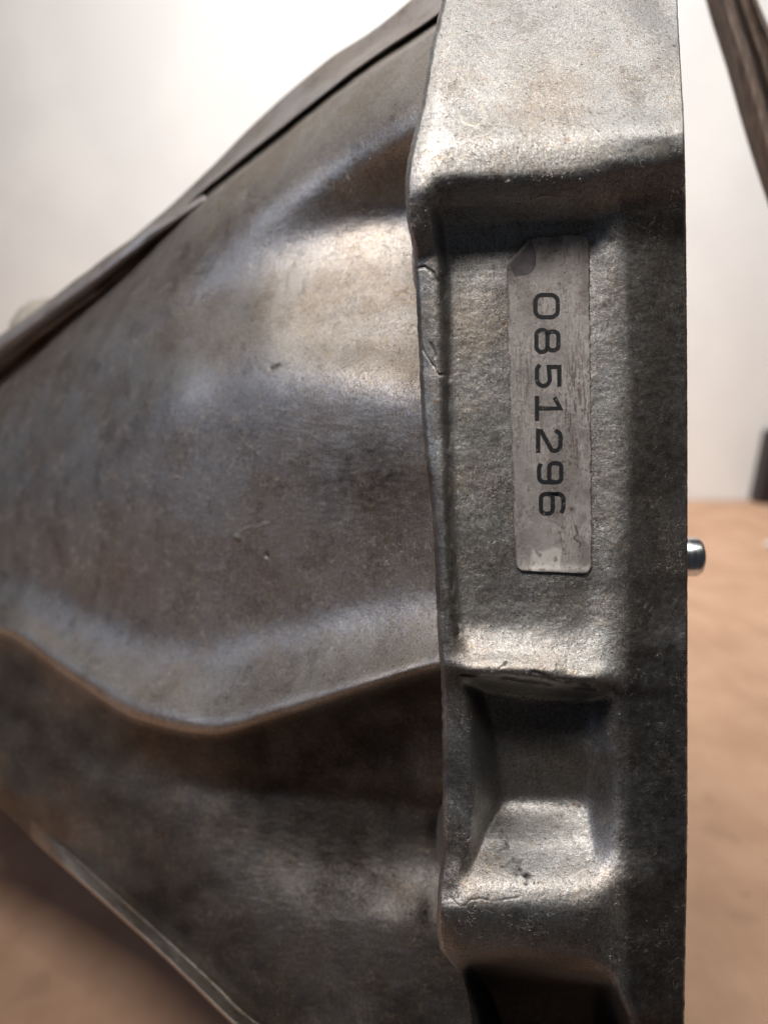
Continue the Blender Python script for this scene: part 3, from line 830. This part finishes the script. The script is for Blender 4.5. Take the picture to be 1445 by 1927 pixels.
# the folded-over corner
M_FOLD = simple("sticker_back", (0.15, 0.13, 0.135), 0.55, 0.2, 0.5, 0.25)
nf = 14
fa = []
for q in range(nf + 1):
    t = q / nf
    ex = np.array([959 + 40 * t, 499 - 44 * t])
    # free edge bulges to the lower right
    fx = np.array([959 + 40 * t + 6 + 30 * math.sin(math.pi * min(t * 0.9 + 0.05, 1)) * 0.55, 499 - 44 * t + 6 + 36 * math.sin(math.pi * (0.15 + 0.7 * (1 - t))) * 0.75])
    fa.append((ex, fx))
fco = []; ffc = []
for q, (e, f_) in enumerate(fa):
    for k in range(5):
        s_ = k / 4
        p_ = e * (1 - s_) + f_ * s_
        fco.append(P(p_[0], p_[1], float(smd(p_[0], p_[1])) - 0.22 - 0.5 * np.exp(-((p_[0] - 965) / 22) ** 2 - ((p_[1] - 480) / 26) ** 2) - 0.05 * (1 - s_)))
n_top = len(fco)
for q in range(nf):
    for k in range(4):
        a_ = q * 5 + k
        ffc.append((a_, a_ + 1, a_ + 6, a_ + 5))
mesh_obj("folded_corner", np.array(fco) - H0, ffc, M_FOLD, parent=sticker_o)

# digits, printed black, reading downwards: local x runs down, local y runs right
def arcpts(cx, cy, rx, ry, a0, a1, n=6):
    return [(cx + rx * math.cos(R(a0 + (a1 - a0) * i / n)), cy + ry * math.sin(R(a0 + (a1 - a0) * i / n))) for i in range(n + 1)]
def rrect(x0, y0, x1, y1, r):
    p = arcpts(x1 - r, y1 - r, r, r, 0, 90) + arcpts(x0 + r, y1 - r, r, r, 90, 180) + arcpts(x0 + r, y0 + r, r, r, 180, 270) + arcpts(x1 - r, y0 + r, r, r, 270, 360)
    return p + [p[0]]
GL = {
 '0': [rrect(0.08, 0.08, 0.92, 0.92, 0.26)],
 '8': [rrect(0.14, 0.50, 0.86, 0.92, 0.18), rrect(0.08, 0.08, 0.92, 0.50, 0.20)],
 '5': [[(0.88, 0.92), (0.14, 0.92), (0.14, 0.52)] + [(0.62, 0.56)] + arcpts(0.64, 0.32, 0.26, 0.24, 80, -90) + [(0.22, 0.08), (0.08, 0.16)]],
 '1': [[(0.10, 0.74), (0.50, 0.94), (0.50, 0.08)], [(0.04, 0.08), (0.96, 0.08)]],
 '2': [[(0.08, 0.76)] + arcpts(0.30, 0.74, 0.20, 0.18, 160, 90, 4) + [(0.62, 0.92)] + arcpts(0.66, 0.70, 0.24, 0.22, 80, -30, 6) + [(0.10, 0.20), (0.08, 0.08), (0.94, 0.08)]],
 '9': [rrect(0.10, 0.47, 0.90, 0.93, 0.18), [(0.90, 0.66), (0.90, 0.30)] + arcpts(0.68, 0.29, 0.22, 0.21, 0, -90) + [(0.32, 0.08), (0.16, 0.13)]],
 '6': [rrect(0.10, 0.07, 0.90, 0.52, 0.18), [(0.10, 0.34), (0.10, 0.72)] + arcpts(0.32, 0.72, 0.22, 0.21, 180, 90) + [(0.68, 0.93), (0.84, 0.87)]],
}
m_ink, nt, b_ = nodes_of("black_print")
v = coords(nt); nn = noise(nt, v, 1.4, 3, 0.6); n2b = noise(nt, v, 0.5, 2, 0.6)
nt.links.new(mix(nt, ramp(nt, nn, 0.60, 0.72, 0, 0.7), (0.012, 0.012, 0.014), (0.20, 0.18, 0.165)), b_.inputs["Base Color"])
b_.inputs["Roughness"].default_value = 0.5
def digit(ch, u0, u1, v0, v1, sw=8.2):
    co = []; f = []
    hh = sw / 2
    for line in GL[ch]:
        # resample
        p = np.array(line, float)
        X = v0 + p[:, 0] * (v1 - v0); Y = u0 + p[:, 1] * (u1 - u0)      # X runs down, Y runs right
        q = np.stack([Y, X], -1)
        closed = np.allclose(q[0], q[-1])
        if closed: q = q[:-1]
        n = len(q)
        base = len(co)
        for i in range(n):
            if closed: a_, b2 = q[i - 1], q[(i + 1) % n]
            else: a_, b2 = q[max(i - 1, 0)], q[min(i + 1, n - 1)]
            t1 = q[i] - a_; t2 = b2 - q[i]
            n1_ = np.linalg.norm(t1); n2_ = np.linalg.norm(t2)
            t1 = t1 / n1_ if n1_ > 1e-6 else t2 / n2_
            t2 = t2 / n2_ if n2_ > 1e-6 else t1
            tm = t1 + t2; tm /= np.linalg.norm(tm) + 1e-9
            nm = np.array([-tm[1], tm[0]])
            mlen = hh / max(0.6, np.dot(nm, np.array([-t1[1], t1[0]])))
            c = q[i].copy()
            if not closed and i == 0: c = c - t2 * hh * 0.5
            if not closed and i == n - 1: c = c + t1 * hh * 0.5
            for sg in (-1, -0.4, 0.4, 1):
                co.append(c + nm * mlen * sg)
        for i in range(n if closed else n - 1):
            j = (i + 1) % n
            for k in range(3):
                f.append((base + i * 4 + k, base + i * 4 + k + 1, base + j * 4 + k + 1, base + j * 4 + k))
    c = np.array(co)
    d = smd(c[:, 0], c[:, 1]) - 0.19
    z = P(c[:, 0], c[:, 1], d)
    n_ = len(z)
    o = mesh_obj("digit", z - H0, f, m_ink, parent=sticker_o)
    o["label"] = "printed digit " + ch
    return o
for ch, u0, u1, v0, v1 in (('0', 1003, 1053, 551, 601), ('8', 1005, 1054, 617, 666), ('5', 1006, 1056, 684, 731), ('1', 1006, 1057, 745, 792),
                           ('2', 1008, 1058, 807, 853), ('9', 1010, 1059, 867, 912), ('6', 1014, 1063, 925, 971)):
    digit(ch, u0, u1, v0, v1)

# ------------------------------------------------------------------ small background things
M_WOOD = simple("weathered_brown_wood", (0.15, 0.105, 0.08), 0.6, 0.0, 0.5, 0.5, 0.0004, (1000, 1000, 120))
M_DARK = simple("black_brown_wood", (0.035, 0.022, 0.017), 0.5, 0.0, 0.5, 0.5, 0.0003, (1000, 1000, 120))
slat = bpy.data.objects.new("wooden_slat", None); C.objects.link(slat)
slat.location = tuple(P(1500, 500, 270))
props(slat, "curved weathered brown wooden slat with a dark inner groove, leaning at the top right", "slat")
def sstrip(name, curves, mat, back, seed):
    o = strip(name, curves, mat, n=120, sub=6, back=back, seed=seed, attrs=False, wob=0.7)
    for v_ in o.data.vertices: v_.co = v_.co - Vector(slat.location)
    o.parent = slat
    return o
sstrip("front_face", [
    [(1309, -160, 262), (1350, 0, 262), (1385, 112, 262), (1411, 205, 262), (1455, 345, 262), (1569, 640, 262), (1809, 1300, 280)],
    [(1323, -160, 259), (1363, 0, 259), (1398, 108, 259), (1425, 200, 259), (1467, 335, 259), (1581, 632, 259), (1821, 1292, 277)],
    [(1339, -160, 263), (1378, 0, 263), (1410, 100, 263), (1437, 192, 263), (1479, 327, 263), (1593, 622, 263), (1831, 1285, 281)]], M_WOOD, 7, 81)
sstrip("groove", [
    [(1338, -160, 266), (1377, 0, 266), (1409, 100, 266), (1436, 192, 266), (1478, 327, 266), (1592, 622, 266), (1830, 1285, 284)],
    [(1361, -160, 270), (1403, 0, 270), (1433, 90, 270), (1461, 182, 270), (1501, 318, 270), (1613, 612, 270), (1851, 1278, 288)],
    [(1371, -160, 267), (1412, 0, 267), (1443, 82, 267), (1471, 176, 267), (1511, 312, 267), (1623, 606, 267), (1861, 1272, 285)]], M_DARK, 8, 83)
sstrip("rear_edge", [
    [(1371, -160, 264), (1412, 0, 264), (1443, 82, 264), (1471, 176, 264), (1511, 312, 264), (1623, 606, 264), (1861, 1272, 282)],
    [(1377, -160, 262), (1418, 0, 262), (1449, 78, 262), (1477, 172, 262), (1517, 308, 262), (1629, 600, 262), (1867, 1268, 280)],
    [(1383, -160, 265), (1425, 0, 265), (1456, 72, 265), (1484, 166, 265), (1524, 302, 265), (1636, 596, 265), (1874, 1264, 283)]], M_WOOD, 7, 85)

# dark upright post standing on the cardboard near the wall, just inside the right edge
def prism(name, x0, x1, y0, y1, z0, z1, mat, lean=0.0, bev=0.003, parent=None):
    pr = []
    for (cx, cy, a0) in ((x1 - bev, y1 - bev, 0), (x0 + bev, y1 - bev, 90), (x0 + bev, y0 + bev, 180), (x1 - bev, y0 + bev, 270)):
        for k in range(4):
            a = R(a0 + 30 * k); pr.append((cx + bev * math.cos(a), cy + bev * math.sin(a)))
    n = len(pr); co = []
    lev = [(z0, -bev), (z0 + bev, 0), (z1 - bev, 0), (z1, -bev)]
    cx, cy = (x0 + x1) / 2, (y0 + y1) / 2
    for z, ins in lev:
        for (x, y) in pr:
            co.append((x + np.sign(cx - x) * -ins + lean * (z - z0), y + np.sign(cy - y) * -ins, z))
    me = bpy.data.meshes.new(name)
    f = [tuple(range(n))[::-1], tuple(range(3 * n, 4 * n))]
    for l in range(3):
        for k in range(n):
            a_, b2 = l * n + k, l * n + (k + 1) % n
            f.append((a_, b2, b2 + n, a_ + n))
    me.from_pydata(co, [], f); me.materials.append(mat)
    o = bpy.data.objects.new(name, me); C.objects.link(o); o.parent = parent
    return o
yb_ = JOINT_Y - 0.12
def at_floor(u, v):
    r = P(u, v, 1000.0) - CAM
    t = -CAM[2] / r[2]
    return CAM + r * t
pf = at_floor(1426, 950)
post = prism("dark_post", pf[0], pf[0] + 0.065, pf[1], pf[1] + 0.065, 0.001, 0.15, simple("black_plastic", (0.018, 0.012, 0.012), 0.45), lean=0.10)
props(post, "dark upright block standing on the cardboard before the wall, right edge", "block")
pw = at_floor(1438, 1030)
cr = []
crumb_mat = simple("white_paper", (0.8, 0.8, 0.78), 0.8, 0, 0.2, 0.1)
rr = np.random.RandomState(8)
rad = 0.006
nl, ns = 8, 14
for i in range(nl + 1):
    th = math.pi * i / nl
    for j in range(ns):
        ph = 2 * math.pi * j / ns
        k = 1 + 0.18 * rr.randn()
        cr.append((pw[0] + 0.010 + 0.010 * k * math.sin(th) * math.cos(ph), pw[1] + rad * k * math.sin(th) * math.sin(ph), 0.0052 + 0.0045 * k * math.cos(th)))
cf = [(i * ns + j, (i + 1) * ns + j, (i + 1) * ns + (j + 1) % ns, i * ns + (j + 1) % ns) for i in range(nl) for j in range(ns)]
cm = mesh_obj("paper_scrap", cr, cf, crumb_mat, smooth=False)
props(cm, "tiny crumpled white paper scrap on the cardboard at the right edge", "paper scrap")
